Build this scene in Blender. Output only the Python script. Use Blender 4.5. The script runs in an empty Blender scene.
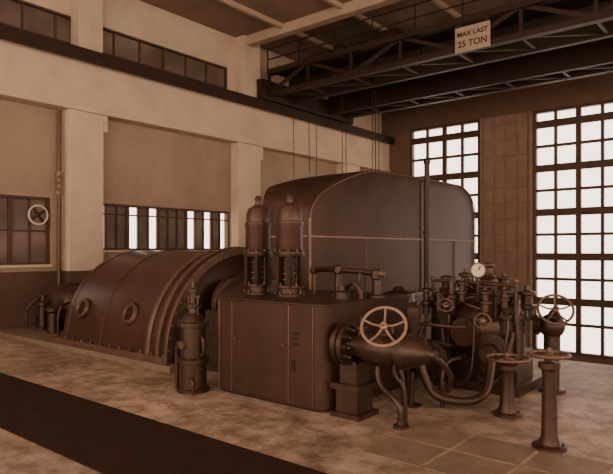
import bpy, bmesh, math, random
from mathutils import Vector, Matrix
random.seed(4)
S=bpy.context.scene
# ---------------------------------------------------------------- materials
def mat(name,col,rough=.5,metal=0,var=.25,scale=3,bump=0,spec=.5,col2=None):
    m=bpy.data.materials.new(name); m.use_nodes=True
    nt=m.node_tree; b=nt.nodes['Principled BSDF']
    b.inputs['Roughness'].default_value=rough; b.inputs['Metallic'].default_value=metal
    b.inputs['Specular IOR Level'].default_value=spec
    b.inputs['Specular Tint'].default_value=(1,.76,.58,1)
    tc=nt.nodes.new('ShaderNodeTexCoord'); n=nt.nodes.new('ShaderNodeTexNoise')
    n.inputs['Scale'].default_value=scale; n.inputs['Detail'].default_value=6; n.inputs['Roughness'].default_value=.65
    nt.links.new(tc.outputs['Object'],n.inputs['Vector'])
    r=nt.nodes.new('ShaderNodeValToRGB')
    c2=col2 or [c*(1-var) for c in col]; c1=[min(1,c*(1+var)) for c in col]
    r.color_ramp.elements[0].position=.3; r.color_ramp.elements[1].position=.7
    r.color_ramp.elements[0].color=(*c2,1); r.color_ramp.elements[1].color=(*c1,1)
    nt.links.new(n.outputs['Fac'],r.inputs['Fac']); nt.links.new(r.outputs['Color'],b.inputs['Base Color'])
    if bump:
        n2=nt.nodes.new('ShaderNodeTexNoise'); n2.inputs['Scale'].default_value=scale*8; n2.inputs['Detail'].default_value=4
        nt.links.new(tc.outputs['Object'],n2.inputs['Vector'])
        bp=nt.nodes.new('ShaderNodeBump'); bp.inputs['Strength'].default_value=bump; bp.inputs['Distance'].default_value=.02
        nt.links.new(n2.outputs['Fac'],bp.inputs['Height']); nt.links.new(bp.outputs['Normal'],b.inputs['Normal'])
    return m
M={}
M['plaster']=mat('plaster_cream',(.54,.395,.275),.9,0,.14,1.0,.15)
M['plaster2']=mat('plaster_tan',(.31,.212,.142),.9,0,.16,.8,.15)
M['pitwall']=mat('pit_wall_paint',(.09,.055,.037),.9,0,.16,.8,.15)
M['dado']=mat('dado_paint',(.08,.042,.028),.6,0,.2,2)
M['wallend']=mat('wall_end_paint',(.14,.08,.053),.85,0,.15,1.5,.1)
M['panel']=mat('relief_panel',(.24,.148,.1),.8,0,.15,2)
M['ceil']=mat('ceiling_boards',(.24,.155,.103),.9,0,.2,1)
M['beam']=mat('ceiling_beam_paint',(.40,.285,.195),.85,0,.1,1)
M['frame']=mat('window_frame',(.07,.036,.024),.6)
M['gpaint']=mat('machine_paint',(.042,.019,.0125),.36,0,.35,2.5,.06,.42)
M['hpaint']=mat('hood_paint',(.034,.0155,.010),.44,0,.35,1.6,.06,.32)
M['dark']=mat('cast_iron_dark',(.016,.007,.0045),.45,.1,.3,8,.1,.4)
M['iron']=mat('cast_iron',(.034,.0165,.011),.38,.2,.45,9,.15,.5)
M['steel']=mat('polished_steel',(.17,.105,.07),.32,.7,.2,10)
M['edge']=mat('worn_edge_trim',(.10,.056,.037),.4,.25,.3,5)
M['seam']=mat('seam_trim',(.21,.13,.088),.5,.1,.3,5)
M['crane']=mat('crane_paint',(.020,.009,.0062),.6,0,.3,3)
M['rail']=mat('crane_rail_iron',(.022,.010,.0065),.6,.2,.3,3)
M['white']=mat('enamel_white',(.55,.43,.33),.5,0,.08,5)
M['signw']=mat('sign_enamel',(.36,.26,.18),.6,0,.15,3)
M['black']=mat('letter_black',(.02,.01,.008),.6)
M['mat']=mat('rubber_mat',(.020,.009,.006),.85,0,.3,4,.2,.2)
M['plinth']=mat('plinth_concrete',(.15,.096,.064),.8,0,.25,3,.2)
M['plate']=mat('floor_plate_steel',(.18,.118,.08),.55,.1,.3,4,.2,.3)
def frost():
    m=bpy.data.materials.new('frosted_glass'); m.use_nodes=True; nt=m.node_tree; b=nt.nodes['Principled BSDF']; out=nt.nodes['Material Output']
    b.inputs['Base Color'].default_value=(.16,.105,.075,1); b.inputs['Roughness'].default_value=.4
    t=nt.nodes.new('ShaderNodeBsdfTranslucent'); n=nt.nodes.new('ShaderNodeTexNoise'); n.inputs['Scale'].default_value=1.0
    tc=nt.nodes.new('ShaderNodeTexCoord'); nt.links.new(tc.outputs['Object'],n.inputs['Vector'])
    r=nt.nodes.new('ShaderNodeValToRGB'); r.color_ramp.elements[0].position=.3; r.color_ramp.elements[0].color=(.08,.06,.046,1); r.color_ramp.elements[1].position=.75; r.color_ramp.elements[1].color=(.34,.28,.235,1)
    nt.links.new(n.outputs['Fac'],r.inputs['Fac']); nt.links.new(r.outputs['Color'],t.inputs['Color'])
    mx=nt.nodes.new('ShaderNodeMixShader'); mx.inputs[0].default_value=.5
    nt.links.new(b.outputs[0],mx.inputs[1]); nt.links.new(t.outputs[0],mx.inputs[2]); nt.links.new(mx.outputs[0],out.inputs['Surface']); return m
M['frost']=frost()
def floormat():
    m=mat('floor_concrete',(.36,.252,.178),.5,0,.45,.7,.12,.4); nt=m.node_tree
    b=nt.nodes['Principled BSDF']; ramp=[n for n in nt.nodes if n.type=='VALTORGB'][0]; tc=[n for n in nt.nodes if n.type=='TEX_COORD'][0]
    br=nt.nodes.new('ShaderNodeTexBrick'); br.inputs['Scale'].default_value=1
    br.inputs['Brick Width'].default_value=.6; br.inputs['Row Height'].default_value=.6; br.offset=0
    br.inputs['Mortar Size'].default_value=.006
    br.inputs['Color1'].default_value=(1,1,1,1); br.inputs['Color2'].default_value=(.93,.92,.91,1); br.inputs['Mortar'].default_value=(.7,.66,.62,1)
    nt.links.new(tc.outputs['Object'],br.inputs['Vector'])
    mx=nt.nodes.new('ShaderNodeMixRGB'); mx.blend_type='MULTIPLY'; mx.inputs[0].default_value=.6
    nt.links.new(ramp.outputs['Color'],mx.inputs[1]); nt.links.new(br.outputs['Color'],mx.inputs[2])
    n=nt.nodes.new('ShaderNodeTexNoise'); n.inputs['Scale'].default_value=4; n.inputs['Detail'].default_value=10; n.inputs['Roughness'].default_value=.75
    nt.links.new(tc.outputs['Object'],n.inputs['Vector'])
    r=nt.nodes.new('ShaderNodeValToRGB'); r.color_ramp.elements[0].position=.40; r.color_ramp.elements[0].color=(.36,.31,.28,1); r.color_ramp.elements[1].position=.58
    nt.links.new(n.outputs['Fac'],r.inputs['Fac'])
    m2=nt.nodes.new('ShaderNodeMixRGB'); m2.blend_type='MULTIPLY'; m2.inputs[0].default_value=.85
    nt.links.new(mx.outputs[0],m2.inputs[1]); nt.links.new(r.outputs['Color'],m2.inputs[2]); nt.links.new(m2.outputs[0],b.inputs['Base Color'])
    return m
M['floor']=floormat()
# ---------------------------------------------------------------- builder
class B:
    def __init__(s,name): s.name=name; s.bm=bmesh.new(); s.mats=[]; s.cur=0
    def m(s,k):
        if k not in s.mats: s.mats.append(k)
        s.cur=s.mats.index(k); return s
    def _f(s,faces):
        for f in faces: f.material_index=s.cur
    def box(s,x0,x1,y0,y1,z0,z1):
        bm=s.bm; v=[bm.verts.new(p) for p in [(x0,y0,z0),(x1,y0,z0),(x1,y1,z0),(x0,y1,z0),(x0,y0,z1),(x1,y0,z1),(x1,y1,z1),(x0,y1,z1)]]
        s._f([bm.faces.new([v[i] for i in q]) for q in [(3,2,1,0),(4,5,6,7),(0,1,5,4),(1,2,6,5),(2,3,7,6),(3,0,4,7)]]); return s
    def beam(s,p0,p1,w,h):
        p0=Vector(p0);p1=Vector(p1);d=(p1-p0);d.normalize()
        up=Vector((0,0,1)) if abs(d.z)<.95 else Vector((0,1,0))
        a=d.cross(up).normalized();u=a.cross(d).normalized();bm=s.bm
        v=[]
        for p in (p0,p1):
            for i,j in((-1,-1),(1,-1),(1,1),(-1,1)): v.append(bm.verts.new(p+a*(i*w/2)+u*(j*h/2)))
        s._f([bm.faces.new([v[i] for i in q]) for q in [(0,1,2,3),(7,6,5,4),(0,4,5,1),(1,5,6,2),(2,6,7,3),(3,7,4,0)]]); return s
    def lathe(s,o,axis,prof,seg=28,cap=True):
        o=Vector(o);d=Vector(axis).normalized();up=Vector((0,0,1)) if abs(d.z)<.9 else Vector((1,0,0))
        a=d.cross(up).normalized();u=a.cross(d).normalized();bm=s.bm;rings=[]
        for (t,r) in prof:
            r=max(r,.0005)
            rings.append([bm.verts.new(o+d*t+a*(r*math.cos(2*math.pi*i/seg))+u*(r*math.sin(2*math.pi*i/seg))) for i in range(seg)])
        fs=[]
        for k in range(len(rings)-1):
            for i in range(seg):
                j=(i+1)%seg; fs.append(bm.faces.new((rings[k][i],rings[k+1][i],rings[k+1][j],rings[k][j])))
        if cap: fs.append(bm.faces.new(rings[0])); fs.append(bm.faces.new(rings[-1][::-1]))
        s._f(fs); return s
    def cyl(s,p0,p1,r,r2=None,seg=20):
        p0=Vector(p0);p1=Vector(p1); return s.lathe(p0,p1-p0,[(0,r),((p1-p0).length,r if r2 is None else r2)],seg)
    def ball(s,c,r,seg=16,sz=1):
        c=Vector(c); return s.lathe(c,(0,0,1),[(-r*sz*math.cos(math.pi*i/10),r*math.sin(math.pi*i/10)) for i in range(11)],seg)
    def tube(s,pts,r,seg=10,sub=5):
        P=[Vector(p) for p in pts]
        if len(P)>2:
            Q=[]
            E=[P[0]*2-P[1]]+P+[P[-1]*2-P[-2]]
            for i in range(1,len(E)-2):
                for k in range(sub):
                    t=k/sub;a,b,c,d=E[i-1],E[i],E[i+1],E[i+2]
                    Q.append(.5*((2*b)+(c-a)*t+(2*a-5*b+4*c-d)*t*t+(3*b-a-3*c+d)*t**3))
            Q.append(P[-1]);P=Q
        bm=s.bm;rings=[];pa=None
        for i,p in enumerate(P):
            d=(P[min(i+1,len(P)-1)]-P[max(i-1,0)]).normalized()
            if pa is None:
                up=Vector((0,0,1)) if abs(d.z)<.9 else Vector((1,0,0)); a=d.cross(up).normalized()
            else: a=(pa-d*pa.dot(d)).normalized()
            pa=a;u=a.cross(d)
            rings.append([bm.verts.new(p+a*(r*math.cos(2*math.pi*k/seg))+u*(r*math.sin(2*math.pi*k/seg))) for k in range(seg)])
        fs=[]
        for k in range(len(rings)-1):
            for i in range(seg):
                j=(i+1)%seg; fs.append(bm.faces.new((rings[k][i],rings[k+1][i],rings[k+1][j],rings[k][j])))
        fs.append(bm.faces.new(rings[0]));fs.append(bm.faces.new(rings[-1][::-1])); s._f(fs); return s
    def torus(s,c,n,R,r,seg=36,ms=10):
        c=Vector(c);d=Vector(n).normalized();up=Vector((0,0,1)) if abs(d.z)<.9 else Vector((1,0,0))
        a=d.cross(up).normalized();u=a.cross(d).normalized();bm=s.bm;rings=[]
        for i in range(seg):
            t=2*math.pi*i/seg;e=a*math.cos(t)+u*math.sin(t)
            rings.append([bm.verts.new(c+e*(R+r*math.cos(2*math.pi*k/ms))+d*(r*math.sin(2*math.pi*k/ms))) for k in range(ms)])
        fs=[]
        for i in range(seg):
            A=rings[i];C=rings[(i+1)%seg]
            for k in range(ms):
                l=(k+1)%ms; fs.append(bm.faces.new((A[k],C[k],C[l],A[l])))
        s._f(fs); return s
    def wheel(s,c,n,R,r=.016,spokes=5,dish=.03):
        c=Vector(c);d=Vector(n).normalized();up=Vector((0,0,1)) if abs(d.z)<.9 else Vector((1,0,0))
        a=d.cross(up).normalized();u=a.cross(d).normalized()
        s.torus(c,n,R,r)
        s.lathe(c-d*.05,d,[(0,.03),(.02,.04),(.07,.04),(.08,.022),(.11,.018)],16)
        for i in range(spokes):
            t=2*math.pi*i/spokes+.3;e=a*math.cos(t)+u*math.sin(t)
            s.tube([c+e*.03-d*.01,c+e*R*.5-d*dish,c+e*R],r*.72,8)
        return s
    def bolts(s,c,n,R,num,r=.014,h=.025,ph=0):
        c=Vector(c);d=Vector(n).normalized();up=Vector((0,0,1)) if abs(d.z)<.9 else Vector((1,0,0))
        a=d.cross(up).normalized();u=a.cross(d).normalized()
        for i in range(num):
            t=2*math.pi*i/num+ph;p=c+(a*math.cos(t)+u*math.sin(t))*R
            s.cyl(p,p+d*h,r,seg=6)
        return s
    def end(s,bevel=0,smooth=True,parent=None,ang=35):
        bm=s.bm; bmesh.ops.recalc_face_normals(bm,faces=bm.faces)
        xs=[v.co for v in bm.verts]
        mn=[min(v[i] for v in xs) for i in range(3)];mx=[max(v[i] for v in xs) for i in range(3)]
        o=Vector(((mn[0]+mx[0])/2,(mn[1]+mx[1])/2,mn[2]))
        for v in bm.verts: v.co-=o
        if smooth:
            for f in bm.faces: f.smooth=True
            for e in bm.edges:
                if len(e.link_faces)==2 and e.calc_face_angle(0)>math.radians(ang): e.smooth=False
        me=bpy.data.meshes.new(s.name); bm.to_mesh(me); bm.free()
        ob=bpy.data.objects.new(s.name,me); S.collection.objects.link(ob); ob.location=o
        for k in s.mats: me.materials.append(M[k])
        if bevel:
            b=ob.modifiers.new('bevel','BEVEL'); b.width=bevel; b.segments=2; b.limit_method='ANGLE'; b.angle_limit=math.radians(50)
        return ob
# ================================================================= ROOM
YE=21.6; ZC=8.6; XR=10; YB=-6
b=B('floor').m('floor')
b.box(-13.9,XR,YB,10,-.3,0); b.box(-13.9,-5.4,10,13.7,-.3,0); b.box(-13.9,-7.3,13.7,YE,-.3,0); b.box(5,XR,10,YE,-.3,0); b.end(smooth=False)
b=B('floor_lower').m('pitwall'); b.box(-7.3,5,10,YE,-2.9,-2.6); b.end(smooth=False)
b=B('wall_pit_front').m('pitwall'); b.box(-5.4,5,9.8,10,-2.6,-.3); b.box(-7.3,-5.4,13.5,13.7,-2.6,-.3); b.end(smooth=False)
b=B('wall_pit_left').m('pitwall'); b.box(-5.6,-5.4,10,13.5,-2.6,-.3); b.box(-7.5,-7.3,13.7,YE,-2.6,-.3); b.end(smooth=False)
b=B('wall_pit_right').m('pitwall'); b.box(5,5.2,10,YE,-2.6,-.3); b.end(smooth=False)
b=B('ceiling').m('ceil'); b.box(-13.9,XR,YB,YE+.3,ZC,ZC+.2); b.end(smooth=False)
k=0
for y in (1.9,7.45,13.1,18.7):
    b=B('trim_%d'%(k+1)).m('beam'); b.box(-13.6,XR,y-.15,y+.15,ZC-.3,ZC); b.end(.02); k+=1
for x in (-11.6,-9.4,-7.2,-5,-2.8,-.6,1.6):
    b=B('trim_%d'%(k+1)).m('beam'); b.box(x-.05,x+.05,YB,YE,ZC-.14,ZC-.002); b.end(); k+=1
XW=-13.1; XI=-13.45
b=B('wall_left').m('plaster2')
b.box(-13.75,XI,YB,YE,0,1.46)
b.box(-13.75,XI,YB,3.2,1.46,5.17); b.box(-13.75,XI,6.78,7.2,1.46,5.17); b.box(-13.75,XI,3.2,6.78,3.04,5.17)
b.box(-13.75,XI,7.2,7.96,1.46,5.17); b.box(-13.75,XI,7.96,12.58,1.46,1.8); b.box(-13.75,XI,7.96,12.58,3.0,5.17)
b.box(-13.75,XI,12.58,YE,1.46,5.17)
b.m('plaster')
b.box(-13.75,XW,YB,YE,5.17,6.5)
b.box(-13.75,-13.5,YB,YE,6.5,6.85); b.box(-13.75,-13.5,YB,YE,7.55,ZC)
b.box(-13.75,-13.5,12.5,YE,6.85,7.55); b.box(-13.75,-13.5,YB,3,6.85,7.55)
for y0,y1 in ((1.4,2.4),(7.05,7.95),(12.6,13.6),(18.2,19.2)):
    b.box(XI,XW,y0,y1,0,5.17)
    b.box(-13.5,XW-.02,y0+.25,y1,6.5,ZC)
    b.box(XI,XW+.0,y1,y1+.12,4.75,5.17)
b.m('dado'); 
b.box(XI,XI+.02,YB,YE,0,1.3)
for y0,y1 in ((1.4,2.4),(7.05,7.95),(12.6,13.6),(18.2,19.2)): b.box(XI,XW+.004,y0-.015,y1+.015,0,1.3)
b.end(.01)
b=B('trim_20').m('plaster'); b.box(XW,XW+.06,YB,YE,5.17,5.27); b.end(.01)
b=B('crane_rail').m('rail'); b.box(-13.25,-12.82,YB,YE-.05,6.5,6.6); b.box(-13.02,-12.94,YB,YE-.05,6.6,6.66); b.box(-12.9,-12.82,YB,YE-.05,6.32,6.5);b.end()
def win_left(n,y0,y1,z0,z1,divs,transom,fro,x=-13.6):
    b=B('window_%d'%n).m('frame'); w=.05
    b.box(x-.06,x+.1,y0,y0+w,z0,z1); b.box(x-.06,x+.1,y1-w,y1,z0,z1); b.box(x-.06,x+.1,y0+w,y1-w,z0,z0+w); b.box(x-.06,x+.1,y0+w,y1-w,z1-w,z1)
    for i in range(1,divs):
        y=y0+(y1-y0)*i/divs; ww=.05 if i%3==0 else .022; b.box(x-.03,x+.04,y-ww,y+ww,z0+w,z1-w)
    for t in transom: b.box(x-.03,x+.03,y0+w,y1-w,z0+(z1-z0)*t-.02,z0+(z1-z0)*t+.02)
    b.m('frost')
    for i in fro:
        ya=y0+(y1-y0)*i/divs;yb=y0+(y1-y0)*(i+1)/divs; b.box(x-.012,x-.004,ya,yb,z0+w,z1-w)
    b.m('plaster'); b.box(XI-.02,XI+.08,y0-.02,y1,z0-.06,z0) if z0<5 else None
    b.end()
win_left(1,3.2,6.78,1.46,3.04,8,(.5,),(0,1,2,4,5,6,7))
win_left(2,7.96,12.58,1.8,3.0,14,(.78,),(1,2,4,6,7,8,10,12))
win_left(3,3,12.5,6.85,7.55,12,(),range(12))
b=B('exhaust_fan').m('white'); c=Vector((-13.4,6.45,2.62)); b.torus(c,(1,0,0),.22,.022); b.m('iron').ball(c,.05)
for i in range(4):
    t=i*math.pi/2+.6; e=Vector((0,math.cos(t),math.sin(t))); b.beam(c,c+e*.21,.02,.07)
b.end()
b=B('downpipe').m('edge'); b.tube([(-13.30,6.9,0),(-13.30,6.9,5.1)],.045); b.m('seam')
for z in (3.1,3.25,3.4,3.55): b.lathe((-13.30,6.9,z),(0,0,1),[(0,.05),(.04,.075),(.08,.075),(.12,.05)],16)
b.end()
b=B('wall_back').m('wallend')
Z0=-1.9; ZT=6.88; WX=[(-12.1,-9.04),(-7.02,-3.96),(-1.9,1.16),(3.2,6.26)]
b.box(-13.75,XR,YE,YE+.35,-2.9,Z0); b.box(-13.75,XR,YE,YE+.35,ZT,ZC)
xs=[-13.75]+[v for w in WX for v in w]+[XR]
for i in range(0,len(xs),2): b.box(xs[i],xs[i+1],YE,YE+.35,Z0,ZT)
b.m('panel')
for i in range(2,len(xs)-2,2):
    a,c=xs[i],xs[i+1]; n=4
    b.box(a+.02,c-.02,YE-.02,YE,Z0,ZT)
    b.box(a+.04,a+.12,YE-.09,YE,Z0,ZT); b.box(c-.12,c-.04,YE-.09,YE,Z0,ZT)
    a+=.14;c-=.14;w=(c-a)/n
    for j in range(n):
        z=Z0
        while z<ZT-.3:
            b.box(a+j*w+.04,a+(j+1)*w-.04,YE-.06,YE,z+.04,min(z+.6,ZT)-.04); z+=.6
b.end(.012)
for n,(a,c) in enumerate(WX):
    b=B('window_%d'%(n+4)).m('frame'); y=YE+.12
    b.box(a,a+.1,y-.1,y+.1,Z0,ZT); b.box(c-.1,c,y-.1,y+.1,Z0,ZT); b.box(a+.1,c-.1,y-.1,y+.1,ZT-.1,ZT); b.box(a+.1,c-.1,y-.1,y+.1,Z0,Z0+.1)
    w=(c-a)/4
    for j in (1,2,3):
        ww=.085 if j==2 else .05
        b.box(a+j*w-ww,a+j*w+ww,y-.06,y+.06,Z0+.1,ZT-.1)
    z=ZT-.1-.42; i=0
    while z>Z0+.3:
        hh=.13 if i%2==0 else .05
        b.box(a+.1,c-.1,y-.055,y+.055,z-hh,z+hh); z-=.80; i+=1
    b.end()
b=B('wall_right').m('plaster2'); 
b.box(XR,XR+.3,YB,YE+.3,-.3,1.2); b.box(XR,XR+.3,YB,YE+.3,7.6,ZC)
for y in (-6,-1,5,11,17,21.2): b.box(XR,XR+.3,y-.0,y+.7,1.2,7.6)
b.end()
# ================================================================= GENERATOR
GC=6.94; GZ=.2
def arc(R,n=28,zb=.1):
    return [(GC-R,zb)]+[(GC-R*math.cos(math.pi*i/n),GZ+R*math.sin(math.pi*i/n)) for i in range(n+1)]+[(GC+R,zb)]
def loft(b,stations):
    bm=b.bm;rings=[[bm.verts.new((x,y,z)) for y,z in arc(R)] for x,R in stations];fs=[]
    for k in range(len(rings)-1):
        for i in range(len(rings[0])-1): fs.append(bm.faces.new((rings[k][i],rings[k][i+1],rings[k+1][i+1],rings[k+1][i])))
    fs.append(bm.faces.new(rings[0]));fs.append(bm.faces.new(rings[-1][::-1])); b._f(fs)
b=B('machine_plinth').m('plinth'); b.box(-12.95,-6.86,5.22,8.65,0,.1); b.end(.01)
b=B('turbine_generator')
b.m('gpaint'); loft(b,[(-10.5,1.2),(-10.42,1.38),(-10.32,1.5),(-10.2,1.57),(-10.05,1.6),(-7.62,1.6)])
b.m('edge'); loft(b,[(-7.62,1.605),(-7.60,1.625),(-7.54,1.625),(-7.52,1.60)])
b.m('gpaint'); loft(b,[(-7.54,1.58),(-7.28,1.58)])
b.m('edge'); loft(b,[(-7.30,1.66),(-7.22,1.66)])
b.m('gpaint'); loft(b,[(-7.24,1.60),(-7.08,1.60)]); b.m('edge'); loft(b,[(-7.10,1.64),(-7.04,1.64)])
b.m('dark'); loft(b,[(-7.05,1.55),(-6.98,1.42),(-6.95,1.2),(-6.94,.9)])
b.m('iron'); b.lathe((-6.97,GC,.95),(1,0,0),[(0,.55),(.05,.55),(.07,.3),(.1,.28)],28); b.bolts((-6.92,GC,.95),(1,0,0),.46,14)
b.m('edge'); b.box(-10.45,-7.0,5.27,5.36,.1,.2)
for i in range(12): b.cyl((-10.3+i*.29,5.3,.2),(-10.3+i*.29,5.3,.24),.022,seg=6)
for i in range(16):
    t=math.pi*(i+.5)/16*.6; b.cyl((-7.05,GC-1.6*math.cos(t),GZ+1.6*math.sin(t)),(-7.01,GC-1.6*math.cos(t),GZ+1.6*math.sin(t)),.02,seg=6)
b.m('gpaint')
for x in (-10.0,-8.9): loft(b,[(x-.015,1.608),(x+.015,1.608)])
for x in (-9.6,-8.15):
    th=math.asin(.56/1.6); n=Vector((0,-math.cos(th),math.sin(th))); c=Vector((x,GC,GZ))+n*1.58
    b.m('gpaint'); b.lathe(c,n,[(0,.19),(.05,.19),(.06,.17),(.06,.11),(.02,.10)],28,cap=False); b.m('edge'); b.torus(c+n*.06,n,.14,.022)
    b.m('dark'); b.lathe(c,n,[(0,.11),(.04,.11)],24); b.m('steel'); b.bolts(c+n*.05,n,.165,8,.011,.02)
b.end(.006)
b=B('exciter').m('gpaint')
b.lathe((-12.85,6.55,.62),(1,0,0),[(0,.28),(.06,.36),(.1,.4),(.7,.4),(.74,.46),(.84,.46),(.86,.4),(1.15,.38),(1.25,.25),(1.5,.22),(2.33,.22)],32)
b.m('iron'); b.box(-12.7,-11.7,6.05,7.05,.101,.36); b.torus((-12.82,6.55,.62),(1,0,0),.33,.025)
b.m('edge')
for i in range(7): b.box(-12.66+i*.1,-12.61+i*.1,6.1,6.5,.5,.52)
b.m('iron'); b.lathe((-12.15,5.95,.101),(0,0,1),[(0,.14),(.05,.14),(.06,.09),(.5,.09),(.52,.12),(.58,.12),(.62,.05),(.75,.03)],20)
b.lathe((-11.6,5.9,.101),(0,0,1),[(0,.12),(.4,.12),(.44,.16),(.5,.16),(.56,.06)],20)
b.box(-11.4,-10.75,6.1,7.1,.101,.55); b.lathe((-11.35,6.55,.66),(1,0,0),[(0,.34),(.06,.34),(.08,.3),(.5,.3),(.52,.34),(.58,.34)],28)
b.lathe((-11.08,6.55,.9),(0,0,1),[(0,.12),(.1,.12),(.11,.15),(.14,.15),(.18,.06)],16)
b.tube([(-11.1,6.1,.75),(-11.1,5.85,.7),(-11.1,5.75,.5),(-11.1,5.75,.102)],.03); b.tube([(-12.4,6.15,.8),(-12.3,5.9,.75),(-12.45,5.75,.5),(-12.45,5.75,.112)],.025)
b.end(.004)
# ================================================================= HOOD
front=[(7,.95),(7,2.2),(7.005,2.35),(7.04,2.47),(7.22,2.68),(7.68,2.91),(8.26,3.115),(8.9,3.25),(12.4,3.29),(12.85,3.2),(13.15,3.02),(13.3,2.75),(13.33,2.4),(13.33,.95)]
back=[(7,.95),(7,2.45),(7.01,2.6),(7.05,2.75),(7.15,2.86),(7.5,2.97),(8.0,3.09),(8.9,3.23),(12.4,3.29),(12.85,3.2),(13.15,3.02),(13.3,2.75),(13.33,2.4),(13.33,.95)]
def same(P,Q):
    sub=5;oP=[];oQ=[]
    for i in range(len(P)-1):
        for k in range(sub):
            t=k/sub
            for src,o in((P,oP),(Q,oQ)):
                a=src[max(i-1,0)];b_=src[i];c=src[i+1];d=src[min(i+2,len(src)-1)]
                L=math.dist(b_,c)
                def tl(u,v):
                    w=Vector((v[0]-u[0],v[1]-u[1]))*.5
                    return w if w.length<=L else w.normalized()*L
                t0=tl(a,c);t1=tl(b_,d)
                h=[2*t**3-3*t**2+1,t**3-2*t**2+t,-2*t**3+3*t**2,t**3-t**2]
                o.append(tuple(h[0]*b_[j]+h[1]*t0[j]+h[2]*c[j]+h[3]*t1[j] for j in (0,1)))
    oP.append(P[-1]);oQ.append(Q[-1]); return oP,oQ
fP,bP=same(front,back)
b=B('turbine_exhaust_hood').m('hpaint')
st=[]
for t,ins in ((0,0),(.97,0),(.99,.012),(1.0,.035)):
    x=-6.7+1.0*t; row=[]
    for p,q in zip(fP,bP):
        y=q[0]*(1-t)+p[0]*t; z=q[1]*(1-t)+p[1]*t
        cy,cz=10.1,1.6
        row.append((x,y+(cy-y)*ins*.35,z+(cz-z)*ins*.5))
    st.append(row)
rings=[[b.bm.verts.new(p) for p in r] for r in st]; fs=[]
for k in range(len(rings)-1):
    for i in range(len(rings[0])-1): fs.append(b.bm.faces.new((rings[k][i],rings[k][i+1],rings[k+1][i+1],rings[k+1][i])))
    fs.append(b.bm.faces.new((rings[k][-1],rings[k][0],rings[k+1][0],rings[k+1][-1])))
fs.append(b.bm.faces.new(rings[0]));fs.append(b.bm.faces.new(rings[-1][::-1])); b._f(fs)
b.m('edge')
rim=[(-5.69,y+(10.1-y)*.006,z+(1.6-z)*.012) for y,z in fP]
b.tube(rim,.014,8,1)
b.m('seam')
b.box(-5.715,-5.68,7.03,13.3,2.0,2.03); b.box(-6.7,-5.72,6.98,7.0,2.0,2.03)
b.box(-5.71,-5.675,7.0,7.03,.98,2.3)
b.m('hpaint')
b.box(-5.71,-5.68,10.6,10.66,.95,3.2)
b.m('edge')
for y in (8.6,12.2): b.box(-5.705,-5.688,y-.01,y+.01,.95,2.02)
b.box(-6.80,-5.58,6.9,13.42,.90,.96)
b.m('dark'); b.box(-6.65,-5.75,7.05,13.25,0,.9)
b.m('steel')
for i in range(28): b.cyl((-5.63,7.05+i*.23,.96),(-5.63,7.05+i*.23,1.0),.022,seg=6)
b.end(.006)
b=B('bearing_pedestal').m('iron'); b.box(-6.7,-5.65,5.75,6.85,0,.9); b.lathe((-6.72,6.3,.95),(1,0,0),[(0,.42),(.1,.42),(.12,.36),(.8,.36),(.82,.42),(.95,.42)],28)
b.bolts((-6.0,6.3,1.28),(0,0,1),.12,6); b.end(.01)
# ================================================================= ENCLOSURE
b=B('steel_enclosure').m('hpaint')
x0,x1,y0,y1=-5.55,-3.85,5.0,6.85
pts=[]
R=.16
for i in range(9): 
    t=math.radians(-90+90*i/8); pts.append((x1-R+R*math.cos(t),y0+R+R*math.sin(t)))
pts=[(x0,y0)]+pts+[(x1,y1),(x0,y1)]
def prism(b,pts,z0,z1):
    lo=[b.bm.verts.new((x,y,z0)) for x,y in pts];hi=[b.bm.verts.new((x,y,z1)) for x,y in pts];n=len(pts)
    fs=[b.bm.faces.new(lo[::-1]),b.bm.faces.new(hi)]+[b.bm.faces.new((lo[i],lo[(i+1)%n],hi[(i+1)%n],hi[i])) for i in range(n)]; b._f(fs)
prism(b,pts,.03,1.18)
b.m('dark'); prism(b,[(x+.02*(1 if x<-4.7 else -1),y+.02*(1 if y<6 else -1)) for x,y in pts],0,.03)
b.m('iron'); prism(b,[(x+(-.02 if x<-4.7 else .02),y+(-.02 if y<6 else 0)) for x,y in pts],1.18,1.2)
b.m('edge')
for x in (-5.31,-4.37): b.box(x-.008,x+.008,4.99,5.0,.04,1.17)
b.box(-5.56,-5.53,4.988,5.0,.03,1.18)
b.box(-4.02,-4.005,4.988,5.0,.04,1.17)
b.m('dark')
for z in (.72,.78,.84): b.box(-4.32,-4.22,4.99,5.0,z,z+.02)
b.box(-4.33,-4.28,4.985,5.0,.42,.55); 
b.m('steel'); b.cyl((-4.44,5,.7),(-4.44,4.97,.7),.014); b.cyl((-5.24,5,.7),(-5.24,4.97,.7),.014)
b.end(.004)
def gov(x,y,zt):
    b=B('governor_valve').m('iron'); z=1.2; o=(x,y,z)
    b.lathe(o,(0,0,1),[(0,.2),(.03,.2),(.04,.16),(.1,.16),(.11,.19),(.14,.19),(.15,.10),(.5,.10),(.51,.19),(.54,.2),(.58,.2),(.6,.17)],28)
    b.m('gpaint'); b.lathe(o,(0,0,1),[(.59,.165),(.62,.175),(.9,.175),(.93,.185),(.97,.185),(.98,.165),(1.1,.16),(1.17,.13),(1.2,.07),(1.22,.045),(1.27,.04),(1.30,.05),(1.335,.03),(1.345,.005)],28)
    b.m('dark')
    for i in range(6):
        t=i*math.pi/3+.2; e=Vector((math.cos(t),math.sin(t),0))*.165
        b.beam(Vector(o)+e+Vector((0,0,.12)),Vector(o)+e+Vector((0,0,.53)),.06,.06)
    b.m('edge')
    b.tube([(x+.12*math.cos(a*.9),y+.12*math.sin(a*.9),z+.16+a*.0105) for a in range(32)],.010,6,2)
    b.bolts((x,y,z+.14),(0,0,1),.17,10,.012,.03); b.bolts((x,y,z+.58),(0,0,1),.185,10,.012,.03); b.bolts((x,y,z+.03),(0,0,1),.185,8,.012,.03)
    b.end()
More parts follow.
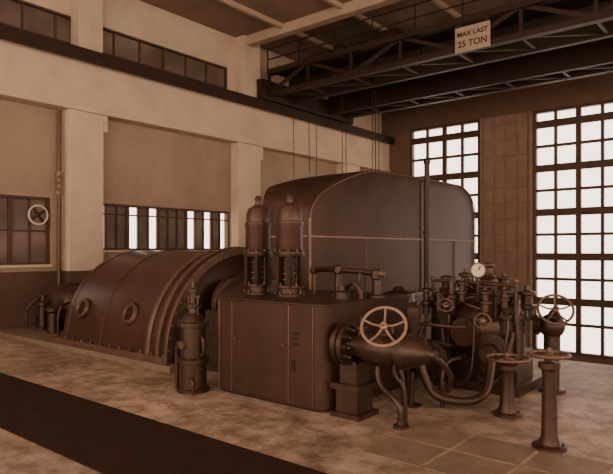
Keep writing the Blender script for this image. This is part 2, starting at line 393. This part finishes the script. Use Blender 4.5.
gov(-5.54,5.7,2.53); gov(-4.97,5.7,2.54)
b=B('relay_linkage').m('iron')
b.tube([(-5.0,6.25,1.52),(-4.7,6.2,1.54),(-4.2,6.2,1.52),(-3.88,6.2,1.5)],.038); b.lathe((-3.95,6.2,1.2),(0,0,1),[(0,.12),(.03,.12),(.04,.06),(.22,.05),(.24,.07),(.34,.07),(.36,.03)],20)
b.lathe((-4.55,6.2,1.2),(0,0,1),[(0,.13),(.03,.13),(.05,.05),(.28,.045),(.3,.07),(.38,.07),(.4,.02)],20)
b.tube([(-4.55,6.2,1.27),(-4.35,6.15,1.26),(-4.22,6.15,1.32),(-4.18,6.18,1.5)],.03)
b.tube([(-4.2,5.9,1.24),(-4.18,5.88,1.34),(-4.05,5.85,1.4),(-3.96,5.85,1.3),(-3.95,5.85,1.21)],.03)
b.lathe((-4.2,5.8,1.2),(0,0,1),[(0,.1),(.08,.1),(.1,.05),(.16,.05)],16)
b.m('edge'); b.ball((-5.0,6.25,1.52),.06); b.ball((-3.88,6.2,1.5),.055); b.cyl((-5.0,6.25,1.2),(-5.0,6.25,1.5),.02)
b.end()
x,y=-5.82,4.8
b=B('oil_pump').m('iron')
b.lathe((x,y,0),(0,0,1),[(0,.21),(.04,.21),(.05,.17),(.36,.17),(.37,.2),(.42,.2),(.43,.16),(.82,.16),(.83,.2),(.88,.2),(.89,.15),(.96,.12),(1.0,.07),(1.06,.06),(1.07,.1),(1.11,.1),(1.12,.05),(1.25,.045),(1.26,.07),(1.3,.07),(1.31,.03),(1.44,.025),(1.46,.012)],28)
b.bolts((x,y,.42),(0,0,1),.185,10,.012,.025); b.bolts((x,y,.88),(0,0,1),.18,10,.012,.025)
b.tube([(x-.16,y-.02,.6),(x-.26,y-.03,.58),(x-.29,y-.03,.45),(x-.29,y-.03,0)],.03)
b.tube([(x+.1,y-.1,.2),(x+.16,y-.14,.15),(x+.17,y-.14,0)],.025)
b.tube([(x+.15,y,.7),(x+.21,y-.02,.68),(x+.22,y-.02,.5),(x+.16,y-.02,.47)],.022)
b.m('edge'); b.tube([(x+.03*math.cos(a),y+.05*math.sin(a),1.12+a*.006) for a in range(22)],.008,6,2)
b.beam((x-.12,y,1.2),(x+.12,y,1.2),.02,.02); b.cyl((x,y-.16,.6),(x,y-.2,.6),.05)
b.cyl((x-.09,y,.98),(x-.09,y,1.22),.01); b.cyl((x+.09,y,.98),(x+.09,y,1.22),.01)
b.end()
# ================================================================= MAIN STOP VALVE
b=B('steam_stop_valve').m('iron')
VY,VZ=5.22,.76
b.lathe((-3.82,VY,VZ),(1,0,0),[(0,.17),(.04,.17),(.05,.24),(.11,.24),(.12,.20),(.13,.24),(.19,.24),(.2,.14),(.29,.13),(.42,.17),(.55,.19),(.68,.17),(.74,.13),(.79,.12),(.8,.19),(.86,.19),(.87,.18),(.93,.16),(1.09,.1),(1.13,.06),(1.19,.05)],32)
b.m('dark'); b.bolts((-3.63,VY,VZ),(1,0,0),.205,12,.03,.07); b.bolts((-3.71,VY,VZ),(-1,0,0),.205,12,.024,.06)
b.m('edge'); b.bolts((-2.96,VY,VZ),(1,0,0),.165,10,.014,.03); b.bolts((-3.56,VY,VZ),(1,0,0),.205,12,.012,.03)
b.m('iron')
hub=Vector((-3.10,5.0,1.03)); n=Vector((.30,-.72,.62)).normalized()
b.lathe(hub-n*.36,n,[(0,.10),(.08,.10),(.1,.06),(.2,.045),(.22,.06),(.26,.06),(.27,.022),(.36,.02)],20)
b.m('seam'); b.wheel(hub,n,.225,.016,5)
b.m('iron')
b.box(-3.80,-3.42,5.02,5.42,0,.05); b.box(-3.75,-3.47,5.07,5.37,.05,.3); b.box(-3.80,-3.42,5.02,5.42,.3,.36); b.box(-3.72,-3.5,5.1,5.34,.36,.58)
b.m('iron'); b.tube([(-3.3,VY,.6),(-3.3,VY-.02,.48),(-3.22,VY-.05,.36),(-3.05,VY-.1,.28),(-2.98,VY-.1,.18),(-2.97,VY-.1,0)],.03)
b.tube([(-3.1,VY,.62),(-3.1,VY,.5),(-3.02,VY+.05,.35),(-3.0,VY+.05,0)],.022)
b.lathe((-2.97,VY-.1,0),(0,0,1),[(0,.08),(.03,.08),(.04,.045),(.1,.045)],16)
b.tube([(-2.68,VY,VZ-.02),(-2.62,VY+.05,.7),(-2.62,VY+.3,.5),(-2.75,VY+.5,.3)],.03)
b.lathe((-3.5,VY-.02,VZ+.12),(0,0,1),[(0,.05),(.06,.05),(.07,.07),(.1,.07),(.11,.02),(.2,.02)],14)
b.end()
b=B('steam_drain_pipe').m('iron')
b.tube([(-3.3,5.95,.75),(-3.2,5.95,.5),(-3.1,5.97,.25),(-2.95,6.0,.13),(-2.7,6.2,.10),(-2.6,6.4,.2),(-2.62,6.6,.5)],.05,12)
b.tube([(-3.55,5.9,.9),(-3.5,5.9,.6),(-3.4,5.9,.3),(-3.38,5.9,0)],.035,10)
b.lathe((-3.3,5.95,.72),(0,0,1),[(0,.09),(.04,.09),(.05,.06),(.2,.07),(.3,.1),(.42,.1),(.46,.05)],20)
b.box(-3.4,-3.2,5.85,6.0,0,.03); b.cyl((-3.3,5.92,0),(-3.28,5.92,.4),.03)
b.tube([(-3.0,6.1,0),(-3.0,6.1,.35),(-2.98,6.2,.5),(-2.95,6.45,.52)],.025); b.lathe((-3.0,6.1,.2),(0,0,1),[(0,.05),(.02,.05),(.025,.035),(.08,.035),(.085,.05),(.1,.05)],14)
b.tube([(-3.5,6.2,0),(-3.5,6.2,.8),(-3.45,6.2,.9),(-3.3,6.2,.92),(-3.0,6.3,.9),(-2.85,6.4,.9)],.022)
b.end()
# ================================================================= VALVE CHEST
b=B('steam_valve_chest').m('iron')
b.box(-3.62,-2.46,7.05,7.95,0,.12); b.box(-3.5,-2.55,7.15,7.85,.12,.5)
def vert(x,y,z,r,h):
    b.m('iron'); b.lathe((x,y,z),(0,0,1),[(0,r*.8),(.05,r),(h*.7,r),(h*.72,r*1.18),(h*.8,r*1.18),(h*.81,r*.9),(h*.92,r*.75),(h*.97,r*.4),(h,r*.3),(h+.08,r*.26),(h+.1,r*.4),(h+.14,r*.4),(h+.16,r*.1)],28)
    b.m('edge'); b.bolts((x,y,z+h*.8),(0,0,1),r*1.08,10,.014,.035)
vert(-3.48,7.2,.45,.2,.85); vert(-3.05,7.55,.5,.22,.98); vert(-2.68,7.3,.4,.2,.75)
b.m('gpaint'); b.lathe((-3.05,7.75,.78),(0,-1,0),[(0,.34),(.5,.34),(.52,.4),(.6,.4),(.62,.36),(.72,.3),(.8,.16),(.9,.14),(.92,.18),(.97,.18)],32)
b.m('edge'); b.bolts((-3.05,7.16,.78),(0,-1,0),.37,16,.016,.04); b.bolts((-3.05,6.79,.78),(0,-1,0),.15,8,.012,.03)
b.m('iron'); b.lathe((-2.72,7.1,.55),(0,-1,0),[(0,.2),(.2,.2),(.21,.24),(.27,.24),(.28,.12),(.4,.1)],24)
b.m('edge'); b.bolts((-2.72,6.83,.55),(0,-1,0),.21,10,.014,.03); b.m('iron')
b.lathe((-3.45,7.0,.4),(0,-1,0),[(0,.2),(.25,.2),(.26,.25),(.33,.25),(.35,.14),(.45,.12)],24)
b.m('edge'); b.bolts((-3.45,6.67,.4),(0,-1,0),.22,10,.016,.03)
b.m('iron'); b.tube([(-3.62,7.05,1.4),(-2.48,7.05,1.36)],.024); b.tube([(-3.55,7.05,1.22),(-2.7,7.0,1.24)],.02)
for x in (-3.6,-3.3,-2.98,-2.75,-2.5): b.cyl((x,7.05,.9),(x,7.05,1.45),.02); b.m('edge').ball((x,7.05,1.42),.035); b.m('iron')
b.tube([(-3.6,6.95,.9),(-3.68,6.85,.7),(-3.6,6.75,.5),(-3.4,6.72,.62),(-3.2,6.75,.6)],.03)
b.tube([(-2.9,6.85,.3),(-2.8,6.75,.22),(-2.6,6.75,.25),(-2.52,6.8,.5),(-2.5,6.95,.8)],.035)
b.tube([(-2.68,7.3,1.1),(-2.6,7.2,1.2),(-2.52,7.15,1.15),(-2.5,7.1,.9),(-2.5,7.1,0)],.03)
b.tube([(-3.05,7.4,1.2),(-3.2,7.1,1.15),(-3.3,6.95,1.0),(-3.32,6.9,.6)],.03)
for x,y,z,r,h in ((-3.62,6.9,.95,.05,.42),(-3.42,6.85,1.0,.045,.3),(-3.12,6.9,1.15,.05,.3),(-2.8,6.85,1.05,.055,.3),(-2.6,6.95,1.1,.045,.26),(-3.3,7.4,1.2,.07,.35),(-2.85,7.6,1.2,.08,.3),(-2.55,7.6,.9,.09,.45)):
    b.lathe((x,y,z),(0,0,1),[(0,r),(h*.3,r),(h*.32,r*1.5),(h*.42,r*1.5),(h*.44,r*.8),(h*.7,r*.8),(h*.72,r*1.3),(h*.8,r*1.3),(h*.85,r*.4),(h,r*.3)],14)
for p in ([(-3.62,6.9,.97),(-3.64,6.88,.5),(-3.55,6.85,.2),(-3.5,6.85,.02)],[(-3.42,6.85,1.0),(-3.35,6.8,.85),(-3.3,6.78,.5),(-3.2,6.78,.1)],[(-3.12,6.9,1.15),(-3.0,6.82,1.12),(-2.8,6.85,1.06)],[(-2.6,6.95,1.1),(-2.52,6.85,.9),(-2.55,6.8,.5),(-2.56,6.8,.02)],[(-2.9,6.75,.98),(-2.9,6.72,.5),(-2.95,6.7,.25),(-3.1,6.7,.12)]):
    b.tube(p,.018,8)
b.lathe((-2.88,7.0,1.0),(0,0,1),[(0,.06),(.1,.06),(.11,.09),(.15,.09),(.16,.05),(.3,.05),(.34,.02)],16)
b.lathe((-3.28,6.95,1.05),(0,0,1),[(0,.07),(.12,.07),(.13,.1),(.17,.1),(.18,.05),(.34,.05),(.4,.02)],16)
b.m('edge'); b.wheel((-3.52,6.5,.62),(.2,-1,.1),.1,.01,4,.01); b.wheel((-2.76,6.68,.95),(.3,-1,.1),.09,.01,4,.01)
b.wheel((-3.2,6.6,1.12),(.3,-.6,.5),.09,.01,4,.01)
b.m('iron'); b.cyl((-3.52,6.52,.62),(-3.5,7.0,.64),.02); b.cyl((-2.76,6.69,.95),(-2.7,7.2,.95),.02); b.cyl((-3.2,6.62,1.1),(-3.25,7.0,.9),.02)
b.end(.004)
b=B('pressure_gauge').m('iron'); gc=Vector((-2.93,6.95,1.55)); gn=Vector((.38,-.92,0)).normalized()
b.lathe(gc-gn*.03,gn,[(0,.09),(.05,.1),(.06,.1),(.06,.084)],28,cap=False); b.lathe(gc-gn*.03,gn,[(0,.09),(.01,.09)]); b.m('white').lathe(gc-gn*.01,gn,[(0,.086),(.025,.086)],28)
b.m('black').beam(gc+gn*.02,gc+gn*.02+Vector((.03,0,.05)),.006,.012); b.m('iron').tube([gc-Vector((0,0,.09)),(-2.93,6.95,1.33)],.016)
b.end()
b=B('bypass_valve').m('iron')
hub=Vector((-2.12,7.35,1.08)); n=Vector((.30,-.70,.55)).normalized()
b.lathe(hub-n*.42,n,[(0,.12),(.08,.12),(.09,.09),(.16,.06),(.24,.05),(.26,.07),(.3,.07),(.31,.02),(.42,.018)],20)
b.m('edge').wheel(hub,n,.2,.016,5); b.m('iron')
c=hub-n*.42; b.ball(c,.16); b.lathe((c.x,c.y,0),(0,0,1),[(0,.16),(.04,.16),(.05,.09),(.45,.09),(.46,.15),(.52,.15),(.53,.1),(.8,.1)],24)
b.lathe(c,(-1,0,0),[(0,.1),(.16,.1),(.165,.13),(.2,.13)],20)
b.end()
def ped(x,y,z,R,rc):
    b=B('handwheel_pedestal').m('iron')
    b.lathe((x,y,0),(0,0,1),[(0,.15),(.03,.15),(.04,rc*1.3),(.12,rc),(z-.2,rc*.85),(z-.14,rc*.95),(z-.12,rc*1.35),(z-.07,rc*1.35),(z-.06,.03),(z-.02,.025)],24)
    b.bolts((x,y,.03),(0,0,1),.12,6,.012,.02); b.m('edge').wheel((x,y,z),(0,0,1),R,.017,5,.02); b.end()
ped(-2.31,6.26,.62,.225,.08); ped(-1.63,5.46,.85,.17,.07)
b=B('standpipe').m('dark'); b.cyl((-4.45,8.5,0),(-4.45,8.5,3.22),.045); b.lathe((-4.45,8.5,0),(0,0,1),[(0,.12),(.03,.12),(.04,.06),(.1,.05)]); b.lathe((-4.45,8.5,2.05),(0,0,1),[(0,.06),(.06,.06)]);b.lathe((-4.45,8.5,3.2),(0,0,1),[(0,.055),(.06,.055),(.1,.01)]); b.end()
b=B('auxiliary_condensate_pump').m('iron')
b.box(-4.9,-4.0,7.3,8.3,0,.95); b.lathe((-4.5,7.7,.95),(0,0,1),[(0,.3),(.05,.3),(.06,.24),(.2,.22),(.24,.1),(.3,.06)],24); b.bolts((-4.5,7.7,1.0),(0,0,1),.27,12,.014,.03); b.end(.01)
b=B('floor_mat').m('mat'); b.box(-12.8,6,2.55,3.68,0,.012); b.end()
b=B('floor_plate').m('plate')
for i in range(3):
    for j in range(2): b.box(-2.9+i*.62,-2.32+i*.62,4.3+j*.55,4.81+j*.55,0,.008)
b.end()
# ================================================================= CRANE
b=B('overhead_crane').m('crane')
XA,XB=-12.9,XR-.1; ZB,ZTp=6.8,7.58
Y=13.8
b.beam((XA,Y,ZTp),(XB,Y,ZTp),.25,.16); b.beam((XA,Y,ZB+.06),(XB,Y,ZB+.06),.2,.14)
n=14; w=(XB-XA)/n
for i in range(n+1):
    x=XA+i*w; b.beam((x,Y,ZB),(x,Y,ZTp),.08,.08)
    if i<n:
        a,c=(ZB+.1,ZTp) if i%2==0 else (ZTp,ZB+.1); b.beam((x,Y,a),(x+w,Y,c),.07,.1)
b.box(XA,XB,17.85,18.05,ZB,ZTp+.08)
for i in range(20): x=XA+i*(XB-XA)/20; b.box(x,x+.06,17.78,18.1,ZB,ZTp)
b.box(XA,XB,13.9,14.9,ZTp+.02,ZTp+.07); b.box(XA,XB,17.0,17.85,ZTp+.02,ZTp+.07)
b.beam((XA,14.9,ZB+.05),(XB,14.9,ZB+.05),.15,.15); b.beam((XA,17,ZB+.05),(XB,17,ZB+.05),.15,.15)
b.box(XA,XB,14.87,14.93,ZB,ZTp+.1); b.box(XA,XB,16.97,17.03,ZB,ZTp+.1)
for i in range(15):
    x=XA+i*(XB-XA)/14; b.beam((x,13.8,ZB+.06),(x,14.9,ZB+.06),.08,.08); b.beam((x,17,ZB+.06),(x,18,ZB+.06),.08,.08)
    b.beam((x,14.86,ZB),(x,14.86,ZTp),.1,.1)
    if i<14:
        x2=XA+(i+1)*(XB-XA)/14; b.beam((x,13.8,ZB+.06),(x2,14.9,ZB+.06),.06,.06); b.beam((x,17,ZB+.06),(x2,18,ZB+.06),.06,.06)
b.box(-13.07,-12.84,13.4,18.5,6.67,7.3); 
for y in (14.2,17.7): b.cyl((-13.08,y,6.9),(-12.86,y,6.9),.24)
for z in (ZTp+.4,ZTp+.75): b.beam((XA,13.72,z),(XB,13.72,z),.035,.035)
for i in range(18): x=XA+i*(XB-XA)/17; b.beam((x,13.72,ZTp),(x,13.72,ZTp+.75),.03,.03)
b.box(-11.8,-8.6,14.8,17.1,ZTp+.1,ZTp+.28); b.lathe((-11.2,15.9,ZTp+.5),(1,0,0),[(0,.1),(.02,.3),(1.6,.3),(1.62,.1)],24)
b.box(-9.4,-8.8,14.85,15.8,ZTp+.28,ZTp+.8); b.lathe((-10.9,15.0,ZTp+.28),(0,0,1),[(0,.24),(.42,.22),(.5,.1)],20); b.box(-11.7,-11.3,14.9,16.8,ZTp+.28,ZTp+.72)
b.lathe((-10.4,14.9,ZTp+.46),(1,0,0),[(0,.1),(.02,.18),(.6,.18),(.62,.1)],20); b.box(-9.9,-9.6,14.85,15.2,ZTp+.28,ZTp+.6)
for dx,dy in ((0,0),(.12,0),(0,.2),(.12,.2)): b.cyl((-10.35+dx,16+dy,3.0),(-10.35+dx,16+dy,ZTp+.3),.012,seg=6)
b.box(-10.42,-10.16,15.95,16.25,2.5,3.0); b.tube([(-10.3,16.1,2.5),(-10.3,16.1,2.3),(-10.18,16.1,2.15),(-10.3,16.1,2.02),(-10.42,16.1,2.12)],.045)
for x,y,z in ((-12.3,14.3,4.0),(-11.9,14.6,4.3),(-11.6,14.6,3.6),(-11.0,15.2,3.4),(-12.0,16.8,4.2)): b.tube([(x,y,6.8),(x+.03,y,z)],.011,6)
b.end()
sg=B('load_limit_sign').m('signw'); sg.box(-6.34,-5.44,13.61,13.64,6.74,7.36); sg.m('crane').box(-6.3,-6.2,13.64,13.67,6.8,7.5); sg.box(-5.6,-5.5,13.64,13.67,6.8,7.5); sg=sg.end()
for i,t in enumerate(('MAX LAST','25 TON')):
    cu=bpy.data.curves.new('lettering','FONT'); cu.body=t; cu.size=.17 if i==0 else .22; cu.align_x='CENTER'; cu.extrude=.002; cu.offset=.004
    o=bpy.data.objects.new('lettering_%d'%(i+1),cu); S.collection.objects.link(o); cu.materials.append(M['black'])
    o.parent=sg; o.location=(0,-.0335,.38-.26*i); o.rotation_euler=(math.pi/2,0,0)
# ================================================================= LIGHT
w=bpy.data.worlds.new('world'); S.world=w; w.use_nodes=True; nt=w.node_tree; bg=nt.nodes['Background']
bg.inputs['Color'].default_value=(1,.80,.68,1); bg.inputs['Strength'].default_value=4.2
def area(name,loc,rot,sx,sy,e,col=(1,.78,.6)):
    l=bpy.data.lights.new(name,'AREA'); l.shape='RECTANGLE'; l.size=sx; l.size_y=sy; l.energy=e; l.color=col
    o=bpy.data.objects.new(name,l); S.collection.objects.link(o); o.location=loc; o.rotation_euler=rot
area('overhead_fill',(-3,1,8.3),(0,0,0),10,4,150)  # unseen lamp added under the closed ceiling to lift floor and top highlights
area('side_fill',(9.7,5,4.6),(0,math.radians(90),0),5,14,400)  # added area lamp out of view, brightens the left wall and generator
# ================================================================= CAMERA
cd=bpy.data.cameras.new('camera'); cam=bpy.data.objects.new('camera',cd); S.collection.objects.link(cam)
cam.location=(0,0,1.8); cam.rotation_euler=(math.pi/2,0,math.radians(39.4)); cd.sensor_width=36; cd.lens=578/613*36; cd.shift_y=13/613; cd.clip_end=200
S.camera=cam
